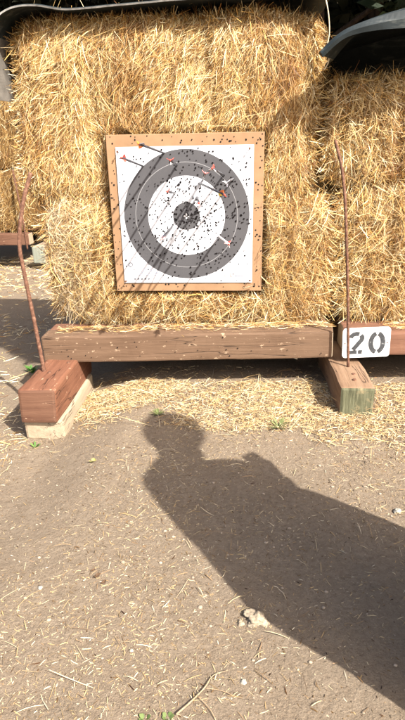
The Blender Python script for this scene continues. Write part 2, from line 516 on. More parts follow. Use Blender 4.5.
make_bale('straw_bale', -4.0, -2.55, 6.5, 7.1, 1.05, 1.84, 6.0, 6000, 'upper straw bale of the distant stack at the left edge', GB, loose=0.8, length=0.08)

# ------------------------------------------------------------------ timber
def timber_bm(sx, sy, sz, bev=0.008, cuts=10, jit=0.0015, seed=0):
    bm = bmesh.new()
    bmesh.ops.create_cube(bm, size=1)
    bmesh.ops.scale(bm, vec=(sx, sy, sz), verts=bm.verts)
    bmesh.ops.bevel(bm, geom=list(bm.edges), offset=bev, segments=2, affect='EDGES', profile=0.6)
    ax = max(range(3), key=lambda i: (sx, sy, sz)[i])
    long_edges = [e for e in bm.edges if abs((e.verts[0].co - e.verts[1].co)[ax]) > max(sx, sy, sz) * 0.5]
    bmesh.ops.subdivide_edges(bm, edges=long_edges, cuts=cuts, use_grid_fill=True)
    for v in bm.verts:
        v.co += Vector(mnoise.noise_vector(v.co * 9 + Vector((seed, seed, seed)))) * jit * 2
    return bm

def end_faces(bm, axis_i, sign, idx):
    bm.faces.ensure_lookup_table()
    for f in bm.faces:
        f.normal_update()
        if f.normal[axis_i] * sign > 0.8: f.material_index = idx

def discs(bm, pts, normal_axis_y, rad, idx, n=7):
    """small dark holes lying on a -Y face"""
    for x, z in pts:
        r = rad * random.uniform(0.6, 1.25)
        vs = [bm.verts.new((x + r * math.cos(2 * math.pi * k / n), normal_axis_y, z + r * math.sin(2 * math.pi * k / n) * random.uniform(0.8, 1.2))) for k in range(n)]
        bm.faces.new(vs).material_index = idx

# centre beam: left end a little nearer, right end a little higher
def beam(name, p0, p1, sy, sz, mats, label, seed, chamfer=False, group='timber beams under the straw bales', holes=0):
    p0, p1 = Vector(p0), Vector(p1)
    L = (p1 - p0).length
    bm = timber_bm(L, sy, sz, 0.009, 40, 0.0018, seed)
    if chamfer:
        for v in bm.verts:                       # sawn-off corner at the right front end
            if v.co.x > L / 2 - 0.03 and v.co.y < -sy / 2 + 0.05: v.co.x -= 0.022 * (1 - (v.co.y + sy / 2) / 0.05)
    end_faces(bm, 0, 1, 1)
    end_faces(bm, 0, -1, 1)
    if holes:
        discs(bm, [(random.uniform(-L / 2 + 0.05, L / 2 - 0.05), random.uniform(-sz * 0.4, sz * 0.4)) for _ in range(holes)], -sy / 2 - 0.0035, 0.0032, 2)
    o = bm_obj(name, bm, mats)
    o.location = (p0 + p1) / 2
    d = p1 - p0
    o.rotation_euler = (0, -math.asin(d.z / L), math.atan2(d.y, d.x))
    return tag(o, label, 'timber beam', group)
MB_ = [M['beam'], M['cut'], M['hole']]
beam('timber_beam', (-1.05, 2.74, 0.222), (0.515, 2.79, 0.245), 0.14, 0.148, MB_, 'long brown painted beam running under the target board', 1, True, holes=26)
beam('timber_beam', (0.60, 2.80, 0.243), (2.1, 2.83, 0.243), 0.14, 0.125, [M['beam_red'], M['cut'], M['hole']], 'reddish beam end sticking out right of the 20 sign', 2)
beam('timber_beam', (-4.1, 6.46, 0.262), (-2.49, 6.46, 0.268), 0.14, 0.132, [M['block_end'], M['cut'], M['hole']], 'distant timber beam under the stack at the left edge', 3)
beam('timber_beam', (-1.06, 2.895, 0.206), (0.50, 2.935, 0.225), 0.14, 0.15, [M['beam_red'], M['cut'], M['hole']], 'reddish inner beam just behind the long brown painted beam, under straw', 6)
beam('timber_beam', (0.575, 2.952, 0.225), (2.1, 2.972, 0.225), 0.14, 0.135, [M['beam_red'], M['cut'], M['hole']], 'reddish inner beam behind the beam end right of the 20 sign', 11)
beam('timber_beam', (-1.05, 3.44, 0.137), (0.555, 3.44, 0.141), 0.14, 0.32, MB_, 'unseen added rear beam, made tall to keep light out under the middle stack', 4)  # added out of sight, filled from ground to bale to shut out skylight
beam('timber_beam', (0.56, 3.44, 0.141), (2.1, 3.44, 0.141), 0.14, 0.32, MB_, 'unseen added rear beam, made tall to keep light out under the right stack', 5)  # likewise added unseen, closing the right gap against light from behind

# left block: red 7 inch timber on a pale pad
def block(name, size, loc, rot, mats, label, seed, group=None, holes=()):
    bm = timber_bm(*size, 0.014, 8, 0.003, seed)
    end_faces(bm, 1, -1, 1)
    o = bm_obj(name, bm, mats)
    o.location, o.rotation_euler = loc, rot
    return tag(o, label, 'timber block', group)
GBK = 'timber blocks that carry the beams'
lb = block('timber_block', (0.176, 0.72, 0.172), (-0.947, 2.60, 0.083), (R(-2.3), 0, R(1.5)), [M['block_red'], M['block_end']], 'red stained timber block lying on a pale board', 7, GBK)
block('base_board', (0.192, 0.62, 0.104), (-0.937, 2.572, -0.048), (R(-0.3), 0, R(1.5)), [M['pad'], M['pad']], 'pale bare wooden board under the red block', 8)
rb = block('timber_block', (0.165, 0.66, 0.155), (0.5665, 2.716, 0.074), (R(0.9), 0, R(0.6)), [M['block_old'], M['green_end']], 'old brown timber block with a mossy green end, below the 20 sign', 9, GBK)
block('timber_block', (0.15, 0.6, 0.20), (-2.386, 6.66, 0.085), (0, 0, 0), [M['cut'], M['grey_end']], 'distant grey block under the beam at the left edge', 10, GBK)
# bolts let into the block tops
for par, x, y, z in ((lb, -0.005, -0.13, 0.087), (lb, 0.05, 0.02, 0.087), (rb, 0.01, -0.17, 0.078), (rb, 0.0, -0.24, 0.0785)):
    bm = bmesh.new()
    bmesh.ops.create_cone(bm, cap_ends=True, segments=12, radius1=0.011, radius2=0.009, depth=0.008)
    o = bm_obj('bolt_head', bm, M['rust'], par)
    o.location = (x, y, z)

# ------------------------------------------------------------------ rusty bars
def spline(pts, n=24):
    pts = [Vector(p) for p in pts]
    P = [pts[0] * 2 - pts[1]] + pts + [pts[-1] * 2 - pts[-2]]
    out = []
    for i in range(1, len(P) - 2):
        for k in range(n):
            t_ = k / n
            a, b2, c, d = P[i - 1:i + 3]
            out.append(0.5 * ((2 * b2) + (c - a) * t_ + (2 * a - 5 * b2 + 4 * c - d) * t_ ** 2 + (3 * b2 - a - 3 * c + d) * t_ ** 3))
    return out + [pts[-1]]
def rod(pts, r, label):
    p = spline(pts, 16)
    o = bm_obj('rusty_bar', tube_mesh([q - p[0] for q in p], [r * (1 + 0.08 * math.sin(i * 1.9)) for i in range(len(p))], 8), M['rust'], smooth=True)
    o.location = p[0]
    return tag(o, label, 'iron bar', 'rusty bars rising from the timber blocks')
rod([(-0.985, 2.50, 0.155), (-1.03, 2.57, 0.41), (-1.065, 2.61, 0.66), (-1.072, 2.62, 0.80), (-1.045, 2.66, 0.98), (-1.01, 2.72, 1.12)], 0.0105, 'thick bent rusty bar standing in the red block')
rod([(0.570, 2.640, 0.145), (0.545, 2.655, 0.49), (0.515, 2.66, 0.80), (0.498, 2.68, 0.979), (0.48, 2.72, 1.12), (0.452, 2.78, 1.24)], 0.0072, 'thin rusty bar rising in front of the 20 sign')
rod([(-2.53, 6.40, 0.15), (-2.53, 6.38, 0.50), (-2.56, 6.40, 0.80), (-2.60, 6.45, 1.05)], 0.011, 'distant thin rusty bar beside the far stack')

# ------------------------------------------------------------------ 20 sign
def stroke_bm(bm, path, wd, y0, y1):
    """thick flat stroke through path (x,z), as a thin solid"""
    n = len(path)
    fr, bk = [], []
    for i, (x, z) in enumerate(path):
        a, c = path[max(i - 1, 0)], path[min(i + 1, n - 1)]
        dx, dz = c[0] - a[0], c[1] - a[1]
        l = math.hypot(dx, dz)
        nx_, nz_ = -dz / l * wd / 2, dx / l * wd / 2
        for lst, y in ((fr, y0), (bk, y1)):
            lst.append((bm.verts.new((x + nx_, y, z + nz_)), bm.verts.new((x - nx_, y, z - nz_))))
    for i in range(n - 1):
        bm.faces.new((fr[i][0], fr[i][1], fr[i + 1][1], fr[i + 1][0]))
        bm.faces.new((fr[i][0], fr[i + 1][0], bk[i + 1][0], bk[i][0]))
        bm.faces.new((fr[i][1], bk[i][1], bk[i + 1][1], fr[i + 1][1]))
def arc(cx, cz, rx, rz, a0, a1, n=12):
    return [(cx + rx * math.cos(R(a0 + (a1 - a0) * k / n)), cz + rz * math.sin(R(a0 + (a1 - a0) * k / n))) for k in range(n + 1)]
sg = empty('number_sign', (0.664, 2.700, 0.264), (R(1.5), R(-2.4), R(1)))
tag(sg, 'white plate with the stencilled number 20, at the beam end', 'sign')
SW, SH, ST, cr = 0.243, 0.163, 0.006, 0.018
bm = bmesh.new()
outl = []
for qx, qz, a0 in ((1, 1, 0), (-1, 1, 90), (-1, -1, 180), (1, -1, 270)):
    outl += arc(qx * (SW / 2 - cr), qz * (SH / 2 - cr), cr, cr, a0, a0 + 90, 6)
vs = [bm.verts.new((x, -ST / 2, z)) for x, z in outl]
f = bm.faces.new(vs)
ex = bmesh.ops.extrude_face_region(bm, geom=[f])
bmesh.ops.translate(bm, verts=[v for v in ex['geom'] if isinstance(v, bmesh.types.BMVert)], vec=(0, ST, 0))
spots = [(-0.1, 0.06), (-0.055, 0.045), (-0.005, 0.035), (0.005, -0.005), (-0.005, -0.06), (0.05, 0.068), (0.098, 0.05), (0.108, 0.02), (0.09, -0.02), (0.11, 0.045), (0.02, 0.0), (-0.02, -0.012), (0.07, -0.055), (-0.08, -0.07)]
discs(bm, spots, -ST / 2 - 0.0006, 0.0022, 1)
bm_obj('plate', bm, [M['plate'], M['hole']], sg)
yf, yb = -ST / 2 - 0.0016, -ST / 2 - 0.0002
bm = bmesh.new()      # 2: hook, neck and foot, with stencil bridges
stroke_bm(bm, arc(-0.051, 0.027, 0.029, 0.024, 172, 62), 0.022, yf, yb)
stroke_bm(bm, arc(-0.051, 0.027, 0.029, 0.024, 42, -25, 8) + [(-0.043, -0.006), (-0.066, -0.036)], 0.022, yf, yb)
stroke_bm(bm, [(-0.090, -0.050), (-0.047, -0.050)], 0.020, yf, yb)
stroke_bm(bm, [(-0.040, -0.050), (-0.019, -0.050)], 0.020, yf, yb)
bm_obj('digit', bm, M['stencil'], sg)
bm = bmesh.new()      # 0: two bows
stroke_bm(bm, arc(0.054, -0.002, 0.031, 0.051, 100, 260), 0.023, yf, yb)
stroke_bm(bm, arc(0.054, -0.002, 0.031, 0.051, 78, -78), 0.023, yf, yb)
bm_obj('digit', bm, M['stencil'], sg)
for x, z in ((-0.108, 0.0), (0.108, -0.004)):
    bm = bmesh.new()
    bmesh.ops.create_uvsphere(bm, u_segments=8, v_segments=5, radius=0.0035)
    o = bm_obj('nail', bm, M['rust'], sg)
    o.location = (x, -ST / 2 - 0.001, z)

# ------------------------------------------------------------------ target board
tg = empty('archery_target', (-0.272, 2.9, 0.89))
tag(tg, 'square cardboard target board with a black and white ringed paper face', 'target')
bm = timber_bm(0.795, 0.022, 0.80, 0.003, 6, 0.0004, 20)
random.seed(5)
hp = []
for _ in range(95):
    a = random.uniform(-0.39, 0.39)
    bb = random.uniform(0.356, 0.392) * random.choice((-1, 1))
    hp.append((a, bb) if random.random() < 0.5 else (bb, a))
discs(bm, hp, -0.0124, 0.0040, 1)
cb = bm_obj('cardboard_backing', bm, [M['cardboard'], M['hole']], tg)
cb.location.y = 0.012
# staple-like tear at the lower right
bm = tube_mesh([(0.299, -0.016, -0.378), (0.305, -0.019, -0.381), (0.35, -0.018, -0.368)], 0.003, 5)
bm_obj('torn_strip', bm, M['twig'], tg)
# paper face, a rumpled thin sheet with its holes
bm = bmesh.new()
x0, x1, z0, z1 = -0.350, 0.346, -0.352, 0.342
nxp = 40
gridv = [[bm.verts.new((x0 + (x1 - x0) * i / nxp, -0.0052 + 0.0022 * mnoise.noise(Vector((i * 0.16, j * 0.16, 1))), z0 + (z1 - z0) * j / nxp)) for i in range(nxp + 1)] for j in range(nxp + 1)]
for j in range(nxp):
    for i in range(nxp):
        bm.faces.new((gridv[j][i], gridv[j][i + 1], gridv[j + 1][i + 1], gridv[j + 1][i])).material_index = 0
hp = []
while len(hp) < 620:
    x, z = random.gauss(0.03, 0.21), random.gauss(0.02, 0.21)
    if x0 + 0.01 < x < x1 - 0.01 and z0 + 0.01 < z < z1 - 0.01: hp.append((x, z))
for _ in range(45): hp.append((random.gauss(0, 0.05), random.gauss(0, 0.05)))
discs(bm, hp, -0.0076, 0.0040, 1)
me = bpy.data.meshes.new('paper_face')
bm.to_mesh(me)
bm.free()
pf = link('paper_face', me, [M['paper'], M['hole']], tg)
# small print in the lower corners
bm = bmesh.new()
def dash(x, z, w_, h_, idx):
    vs = [bm.verts.new((x, -0.0078, z)), bm.verts.new((x + w_, -0.0078, z)), bm.verts.new((x + w_, -0.0078, z + h_)), bm.verts.new((x, -0.0078, z + h_))]
    bm.faces.new(vs).material_index = idx
for k in range(5): dash(-0.295 + k * 0.019, -0.333, 0.009, 0.007, 0)
for row in range(4):
    x = -0.318
    while x < -0.20 - row * 0.012 + 0.04:
        l = random.uniform(0.006, 0.02)
        dash(x, -0.308 + row * 0.011, l, 0.003, 1)
        x += l + 0.006
dash(0.255, -0.315, 0.05, 0.024, 1)
dash(0.20, -0.315, 0.012, 0.02, 2)
dash(0.23, -0.318, 0.012, 0.024, 2)
bm_obj('small_print', bm, [M['print'], M['faint_print'], M['pink_print']], tg)
bm = bmesh.new()
stroke_bm(bm, arc(-0.310, -0.252, 0.011, 0.011, 0, 360, 14), 0.003, -0.0074, -0.006)
bm_obj('round_logo', bm, M['print'], tg)
bm = bmesh.new()
# centre cross
for k in range(4):
    a = R(90 * k)
    stroke_bm(bm, [(0.004 * math.cos(a), 0.004 * math.sin(a)), (0.014 * math.cos(a), 0.014 * math.sin(a))], 0.007, -0.0076, -0.006)
bm_obj('centre_cross', bm, M['v_white'], tg)

# ------------------------------------------------------------------ arrows
def arrow(entry, nock, colours, label, shaft='shaft', spin=0.0):
    e, k = Vector(entry), Vector(nock)
    d = (e - k).normalized()
    L = (e - k).length
    a = empty('arrow', e)
    a.rotation_euler = (d.to_track_quat('Y', 'Z')).to_euler()
    tag(a, label, 'arrow', 'arrows stuck in the target')
    bm_obj('shaft', tube_mesh([(0, -L + 0.012, 0), (0, 0.03, 0)], 0.005, 8), M[shaft], a, True)
    bm_obj('nock', tube_mesh([(0, -L - 0.006, 0), (0, -L + 0.013, 0)], [0.003, 0.0046], 8), M['v_' + colours[0]], a, True)
    for q_ in range(3):
        bm = bmesh.new()
        prof = [(-L + 0.022, 0.003), (-L + 0.026, 0.0172), (-L + 0.048, 0.0165), (-L + 0.08, 0.010), (-L + 0.105, 0.003)]
        lo = [[bm.verts.new((s, y, 0.004)) for s in (-0.0006, 0.0006)] for y, h in prof]
        hi = [[bm.verts.new((s, y, h + 0.0004)) for s in (-0.0006, 0.0006)] for y, h in prof]
        for i in range(len(prof) - 1):
            for s in (0, 1): bm.faces.new((lo[i][s], lo[i + 1][s], hi[i + 1][s], hi[i][s]))
            bm.faces.new((hi[i][0], hi[i + 1][0], hi[i + 1][1], hi[i][1]))
        bm.faces.new((lo[0][0], lo[0][1], hi[0][1], hi[0][0]))
        o = bm_obj('vane', bm, M['v_' + colours[min(q_, len(colours) - 1)]], a)
        o.rotation_euler = (0, spin + q_ * 2 * math.pi / 3, 0)
    return a
arrow((-0.487, 2.897, 1.14), (-0.474, 2.30, 1.186), ['red', 'purple', 'red'], 'arrow with red and purple fletching, nearest the upper left paper corner', spin=2.6)
arrow((-0.377, 2.897, 1.20), (-0.402, 2.30, 1.237), ['orange', 'orange', 'grey'], 'orange fletched arrow on the top edge of the paper', spin=3.4)
arrow((-0.313, 2.897, 1.142), (-0.276, 2.30, 1.173), ['red', 'white', 'red'], 'red and white fletched arrow in the dark ring, upper left of centre', spin=1.0)
arrow((-0.203, 2.897, 1.054), (-0.058, 2.35, 1.032), ['red', 'yellow', 'orange'], 'arrow with yellow and red fletching at the inner edge of the dark ring', spin=2.2)
arrow((-0.075, 2.897, 1.09), (-0.108, 2.30, 1.140), ['red', 'white', 'white'], 'arrow with one red and two white vanes in the upper right dark ring', spin=0.2)
arrow((-0.025, 2.897, 1.075), (-0.052, 2.30, 1.082), ['white', 'grey', 'white'], 'white and grey fletched arrow in the upper right dark ring', spin=0.9)
arrow((-0.183, 2.897, 1.068), (-0.136, 2.30, 1.122), ['pink', 'white', 'pink'], 'pink and white fletched arrow above the white zone', spin=1.4)
arrow((-0.328, 2.897, 1.006), (-0.293, 2.30, 1.053), ['red', 'pink', 'red'], 'red and pink fletched arrow in the white zone, upper left of the bullseye', spin=0.5)
arrow((-0.215, 2.897, 0.985), (-0.163, 2.30, 1.005), ['red', 'white', 'pink'], 'arrow with red, white and pink vanes just above right of the bullseye', spin=2.9)
arrow((-0.351, 2.897, 0.835), (-0.327, 2.30, 0.861), ['pink', 'red', 'pink'], 'pink fletched arrow in the white zone, below left of the bullseye', spin=1.7)
arrow((-0.103, 2.897, 0.786), (-0.040, 2.30, 0.836), ['red', 'white', 'pink'], 'arrow with a white shaft in the dark ring, lower right', 'shaft_white', spin=0.7)
for x, z in ((0.325, 0.322), (-0.335, 0.318), (-0.338, -0.34), (0.335, -0.338)):      # nails that pin the paper
    bm_obj('pin', tube_mesh([(x, 0.002, z), (x - 0.001, -0.030, z + 0.002), (x - 0.001, -0.031, z + 0.002), (x - 0.001, -0.034, z + 0.002)], [0.002, 0.002, 0.006, 0.005], 8), M['rust'], tg)

# ------------------------------------------------------------------ rubber belting over the stacks
def belt(name, rows, th, label, mats, flap=0):
    """rows: list of rings across the belt (each a list of points along it), front row first"""
    bm = bmesh.new()
    rows = [[Vector(p) + Vector((0, 0.006, 0.003)) * mnoise.noise(Vector((p[0] * 9, p[2] * 9, i * 0.2))) for p in r] for i, r in enumerate(rows)]
    g1 = [[bm.verts.new(p) for p in r] for r in rows]
    nr, nc = len(g1), len(g1[0])
    nrm = [[None] * nc for _ in range(nr)]
    P = [[Vector(p) for p in r] for r in rows]
    for i in range(nr):
        for j in range(nc):
            a = P[min(i + 1, nr - 1)][j] - P[max(i - 1, 0)][j]
            b2 = P[i][min(j + 1, nc - 1)] - P[i][max(j - 1, 0)]
            nrm[i][j] = b2.cross(a).normalized()
    g2 = [[bm.verts.new(P[i][j] + nrm[i][j] * th) for j in range(nc)] for i in range(nr)]
    for i in range(nr - 1):
        for j in range(nc - 1):
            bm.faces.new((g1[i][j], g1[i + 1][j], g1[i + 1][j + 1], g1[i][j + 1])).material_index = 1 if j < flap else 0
            bm.faces.new((g2[i][j], g2[i][j + 1], g2[i + 1][j + 1], g2[i + 1][j])).material_index = 0
    for j in range(nc - 1):
        bm.faces.new((g1[0][j], g1[0][j + 1], g2[0][j + 1], g2[0][j])).material_index = 2
        bm.faces.new((g1[-1][j], g2[-1][j], g2[-1][j + 1], g1[-1][j + 1])).material_index = 2
    for i in range(nr - 1):
        bm.faces.new((g1[i][0], g2[i][0], g2[i + 1][0], g1[i + 1][0])).material_index = 2
        bm.faces.new((g1[i][-1], g1[i + 1][-1], g2[i + 1][-1], g2[i][-1])).material_index = 2
    o = bm_obj(name, bm, mats, smooth=False)
    return tag(o, label, 'rubber mat', 'rubber belting mats over the stacks')

prof = spline([(-1.155, 0, 1.455), (-1.163, 0, 1.54), (-1.172, 0, 1.62), (-1.165, 0, 1.70), (-1.128, 0, 1.785), (-1.045, 0, 1.838), (-0.94, 0, 1.848), (-0.80, 0, 1.828), (-0.57, 0, 1.838), (-0.2, 0, 1.853), (0.05, 0, 1.853), (0.25, 0, 1.875), (0.43, 0, 1.865)], 6)
rows = []
for y, dz in ((2.872, -0.004), (2.88, 0), (2.95, 0.004), (3.2, 0.01), (3.55, 0.0), (3.60, -0.10), (3.62, -0.35)):  # last rows drop down the back, shaped to block skylight
    rows.append([(p.x - (0.03 * smoothstep((1.75 - p.z) / 0.3) if y < 2.9 else 0), y - 0.05 * float(smoothstep((-0.9 - p.x) / 0.25)) * (y < 2.90), p.z + dz * float(smoothstep((p.z - 1.45) / 0.25))) for p in prof])
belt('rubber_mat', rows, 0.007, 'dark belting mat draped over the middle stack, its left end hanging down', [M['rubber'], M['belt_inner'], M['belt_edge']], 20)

prof = spline([(0.355, 0, 1.594), (0.405, 0, 1.64), (0.465, 0, 1.678), (0.565, 0, 1.714), (0.70, 0, 1.748), (0.92, 0, 1.792), (1.2, 0, 1.82), (1.6, 0, 1.79), (1.95, 0, 1.70), (2.08, 0, 1.55), (2.1, 0, 1.4)], 6)
rows = []
for k, y in enumerate((2.70, 2.695, 2.703, 2.735, 2.77, 2.82, 2.9, 3.1, 3.55, 3.60, 3.62)):
    r = []
    for p in prof:
        lip = 0.014 + 0.075 * float(smoothstep((p.x - 0.36) / 0.5))
        drop = [1.0, 0.55, 0.15, 0.02, 0, 0, 0, 0, 0, 0, 0][k] * lip + (0, 0.12, 0.35)[max(0, k - 8)]  # rear drop behind the bales is shaped to keep skylight out
        sl_ = 0.085 * float(smoothstep((y - 2.75) / 0.15)) * float(smoothstep((0.62 - p.x) / 0.28))
        r.append((p.x + sl_, y, p.z - drop))
    rows.append(r)
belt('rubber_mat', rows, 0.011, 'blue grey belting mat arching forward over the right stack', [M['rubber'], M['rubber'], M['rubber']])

# loose twine at the corner of the middle stack
tw = spline([(0.372, 2.86, 1.86), (0.392, 2.84, 1.78), (0.405, 2.85, 1.70), (0.40, 2.86, 1.64), (0.412, 2.87, 1.585), (0.395, 2.88, 1.55)], 8)
o = bm_obj('baling_twine', tube_mesh([p - tw[-1] for p in tw], 0.0028, 6), M['twine'], smooth=True)
o.location = tw[-1]
tag(o, 'pale twine hanging down the top right corner of the middle stack', 'twine')

# ------------------------------------------------------------------ ground litter
def litter(n, xr, yr, dens, lmed, lsig, wr, lift, bright=1.0, tilt=0.12):
    x = rng.uniform(*xr, n * 3)
    y = rng.uniform(*yr, n * 3)
    k = rng.random(n * 3) < dens(x, y)
    x, y = x[k][:n], y[k][:n]
    n = len(x)
    a = rng.uniform(0, 2 * math.pi, n)
    D = np.stack([np.cos(a), np.sin(a), rng.normal(0, tilt, n)], 1)
    L = np.clip(rng.lognormal(math.log(lmed), lsig, n), 0.004, 0.2)
    P = np.stack([x, y, ground_z(x, y) + rng.uniform(*lift, n) + np.abs(D[:, 2]) * L * 0.4], 1)
    col = straw_colours(n, np.array([0.2, 0.13, 0.24, 0.12, 0.13, 0.08, 0.10]), bright) * np.array([0.97, 1.0, 1.1])
    return ribbons(P, D, np.tile([0, 0, 1.0], (n, 1)), L, rng.uniform(*wr, n), rng.normal(0.001, 0.004, n) * (L / 0.05), col)
clump = lambda x, y: np.clip(0.35 + 0.6 * snoise(x, y, 0, 2.6, 3) + 0.45 * smoothstep((1.5 - y) / 0.5) * smoothstep((0.0 - x) / 0.3), 0.06, 1)
band = lambda x, y: np.clip(smoothstep((y - 2.12 - 0.3 * snoise(x, y, 0, 3.4, 6) + 0.1 * (x > 0.3)) / 0.25) * np.clip(0.75 + 0.5 * snoise(x, y, 0, 5, 1), 0.15, 1) * np.where((x < -0.85) & (y > 2.3), 0.35, 1) * np.where(y > 2.78, 0.06, 1), 0, 1)
dusty = (lambda q: (q[0], q[1], q[2] * 0.64 + np.array([0.225, 0.17, 0.11]) * 0.36))      # chips trodden into the dirt
sets = [litter(20000, (-1.35, 1.1), (0.6, 2.5), clump, 0.0085, 0.65, (0.0009, 0.0024), (0.0006, 0.0014)),
        litter(750, (-1.35, 1.1), (0.6, 2.5), clump, 0.034, 0.55, (0.001, 0.0028), (0.001, 0.005)),
        litter(20000, (-1.0, 1.5), (1.95, 3.0), band, 0.025, 0.65, (0.0008, 0.0025), (0.001, 0.010), 0.95, 0.2),
        litter(16000, (-1.0, 1.5), (1.95, 3.0), band, 0.018, 0.5, (0.0016, 0.004), (0.001, 0.006)),
        litter(700, (-1.6, -1.0), (1.9, 2.6), lambda x, y: np.clip(0.5 + 0.5 * snoise(x, y, 0, 4, 2), 0.1, 1), 0.035, 0.5, (0.0012, 0.003), (0.001, 0.008)),
        litter(2500, (-3.2, -0.95), (2.2, 4.4), lambda x, y: np.clip(0.5 + 0.6 * snoise(x, y, 0, 2, 3), 0.1, 1), 0.05, 0.5, (0.002, 0.004), (0.002, 0.01)),
        litter(3500, (-4.5, -1.2), (4.4, 7.2), lambda x, y: np.clip(smoothstep((y - 4.4) / 1.6), 0.15, 1), 0.06, 0.5, (0.003, 0.005), (0.002, 0.01))]
dk = litter(6000, (-1.35, 1.1), (0.6, 2.6), lambda x, y: np.full(len(x), 1.0), 0.006, 0.6, (0.0012, 0.003), (0.0006, 0.002))
sets.append((dk[0], dk[1], dk[2] * np.array([0.2, 0.17, 0.16])))      # dark rotted bits
# straw fallen on top of the beam, kept with the litter
n = 1100
x = rng.uniform(-0.98, 0.50, n)
y = 2.745 + (x + 1.05) * 0.032 + 0.07 - np.abs(rng.normal(0, 0.045, n))
z = 0.298 + (x + 1.05) * 0.0147 + rng.uniform(0.001, 0.014, n)
a = rng.normal(0, 0.6, n)
sets.append(ribbons(np.stack([x, y, z], 1), np.stack([np.cos(a), np.sin(a) * 0.7, rng.normal(0, 0.08, n)], 1), np.tile([0, 0, 1.0], (n, 1)), np.clip(rng.lognormal(math.log(0.045), 0.4, n), 0.01, 0.11), rng.uniform(0.001, 0.0026, n), rng.normal(0.001, 0.004, n), straw_colours(n, None, 0.8)))
n = 500
x = rng.uniform(0.78, 1.6, n)
sets.append(ribbons(np.stack([x, rng.uniform(2.76, 2.9, n), 0.308 + rng.uniform(0.002, 0.02, n)], 1), np.stack([np.cos(rng.normal(0, 0.7, n)), rng.normal(0, 0.4, n), rng.normal(0, 0.08, n)], 1), np.tile([0, 0, 1.0], (n, 1)), np.clip(rng.lognormal(math.log(0.05), 0.4, n), 0.01, 0.11), rng.uniform(0.0016, 0.0034, n), rng.normal(0.001, 0.003, n), straw_colours(n)))
for i_ in (0, 1, 2, 3, 0, 1): sets[i_] = dusty(sets[i_])
off, VV, FF, CC = 0, [], [], []
for v, f, c in sets:
    VV.append(v); FF.append(f + off); CC.append(c)
    off += len(v)
lt = np_obj('straw_litter', np.concatenate(VV), np.concatenate(FF), M['litter'], None, np.concatenate(CC))
tag(lt, 'pale broken straw scattered over the dirt and piled under the beam', 'straw litter', kind='stuff')

# gravel
def pebble_verts(r, seed):
    bm = bmesh.new()
    bmesh.ops.create_icosphere(bm, subdivisions=2, radius=r)
    for v in bm.verts:
        v.co *= 1 + 0.35 * mnoise.noise(v.co / r * 1.1 + Vector((seed, seed * 2, 0)))
        v.co.z *= 0.62
    V_ = np.array([v.co[:] for v in bm.verts])
    bm.verts.index_update()
    F_ = np.array([[v.index for v in f.verts] for f in bm.faces])
    bm.free()
    return V_, F_
VV, FF, off = [], [], 0
protos = [pebble_verts(1, s) for s in range(6)]
for k in range(900):
    V_, F_ = protos[k % 6]
    x, y = rng.uniform(-1.3, 1.0), rng.uniform(0.6, 2.6)
    s = min(rng.lognormal(math.log(0.0026), 0.5), 0.007)
    a = rng.uniform(0, 6.28)
    Rm = np.array([[math.cos(a), -math.sin(a), 0], [math.sin(a), math.cos(a), 0], [0, 0, 1]])
    VV.append((V_ * s) @ Rm.T * np.array([1, rng.uniform(0.6, 1), 1]) + np.array([x, y, float(ground_z(x, y)) + s * 0.25]))
    FF.append(F_ + off)
    off += len(V_)
o = np_obj('gravel', np.concatenate(VV), np.concatenate(FF), M['gravel'], smooth=True)
tag(o, 'tiny stones and crumbs of soil scattered on the dirt', 'gravel', kind='stuff')

def lump(name, loc, r, material, label, cat, seed, rough=0.35, squash=0.6):
    bm = bmesh.new()
    bmesh.ops.create_icosphere(bm, subdivisions=4, radius=r)
    for v in bm.verts:
        q_ = v.co / r
        v.co *= 1 + rough * mnoise.noise(q_ * 1.2 + Vector((seed, 0, 0))) + 0.5 * rough * mnoise.noise(q_ * 4 + Vector((0, seed, 0)))
        v.co.z *= squash
    o = bm_obj(name, bm, material, smooth=True)
    o.location = (loc[0], loc[1], float(ground_z(*loc)) + r * squash * 0.45)
    return tag(o, label, cat)
lump('soil_clod', (0.056, 1.138), 0.026, M['clod'], 'largest pale crumbly clod, on the edge of the shadow', 'clod', 3, 0.9, 0.36)
lump('soil_clod', (0.012, 1.12), 0.009, M['clod'], 'small clod left of the large pale clod', 'clod', 9, 0.6, 0.6)
lump('stone', (0.566, 1.632), 0.013, M['stone'], 'white stone near the right edge, above the shadow', 'stone', 5)
lump('stone', (0.018, 0.945), 0.007, M['stone'], 'small pale stone below the large clod at the bottom', 'stone', 8)
lump('stone', (-0.58, 1.22), 0.007, M['stone'], 'small whitish stone at the left edge of the dirt', 'stone', 12)
lump('stone', (-0.27, 1.02), 0.005, M['stone'], 'tiny pale stone in the lower left dirt', 'stone', 15)

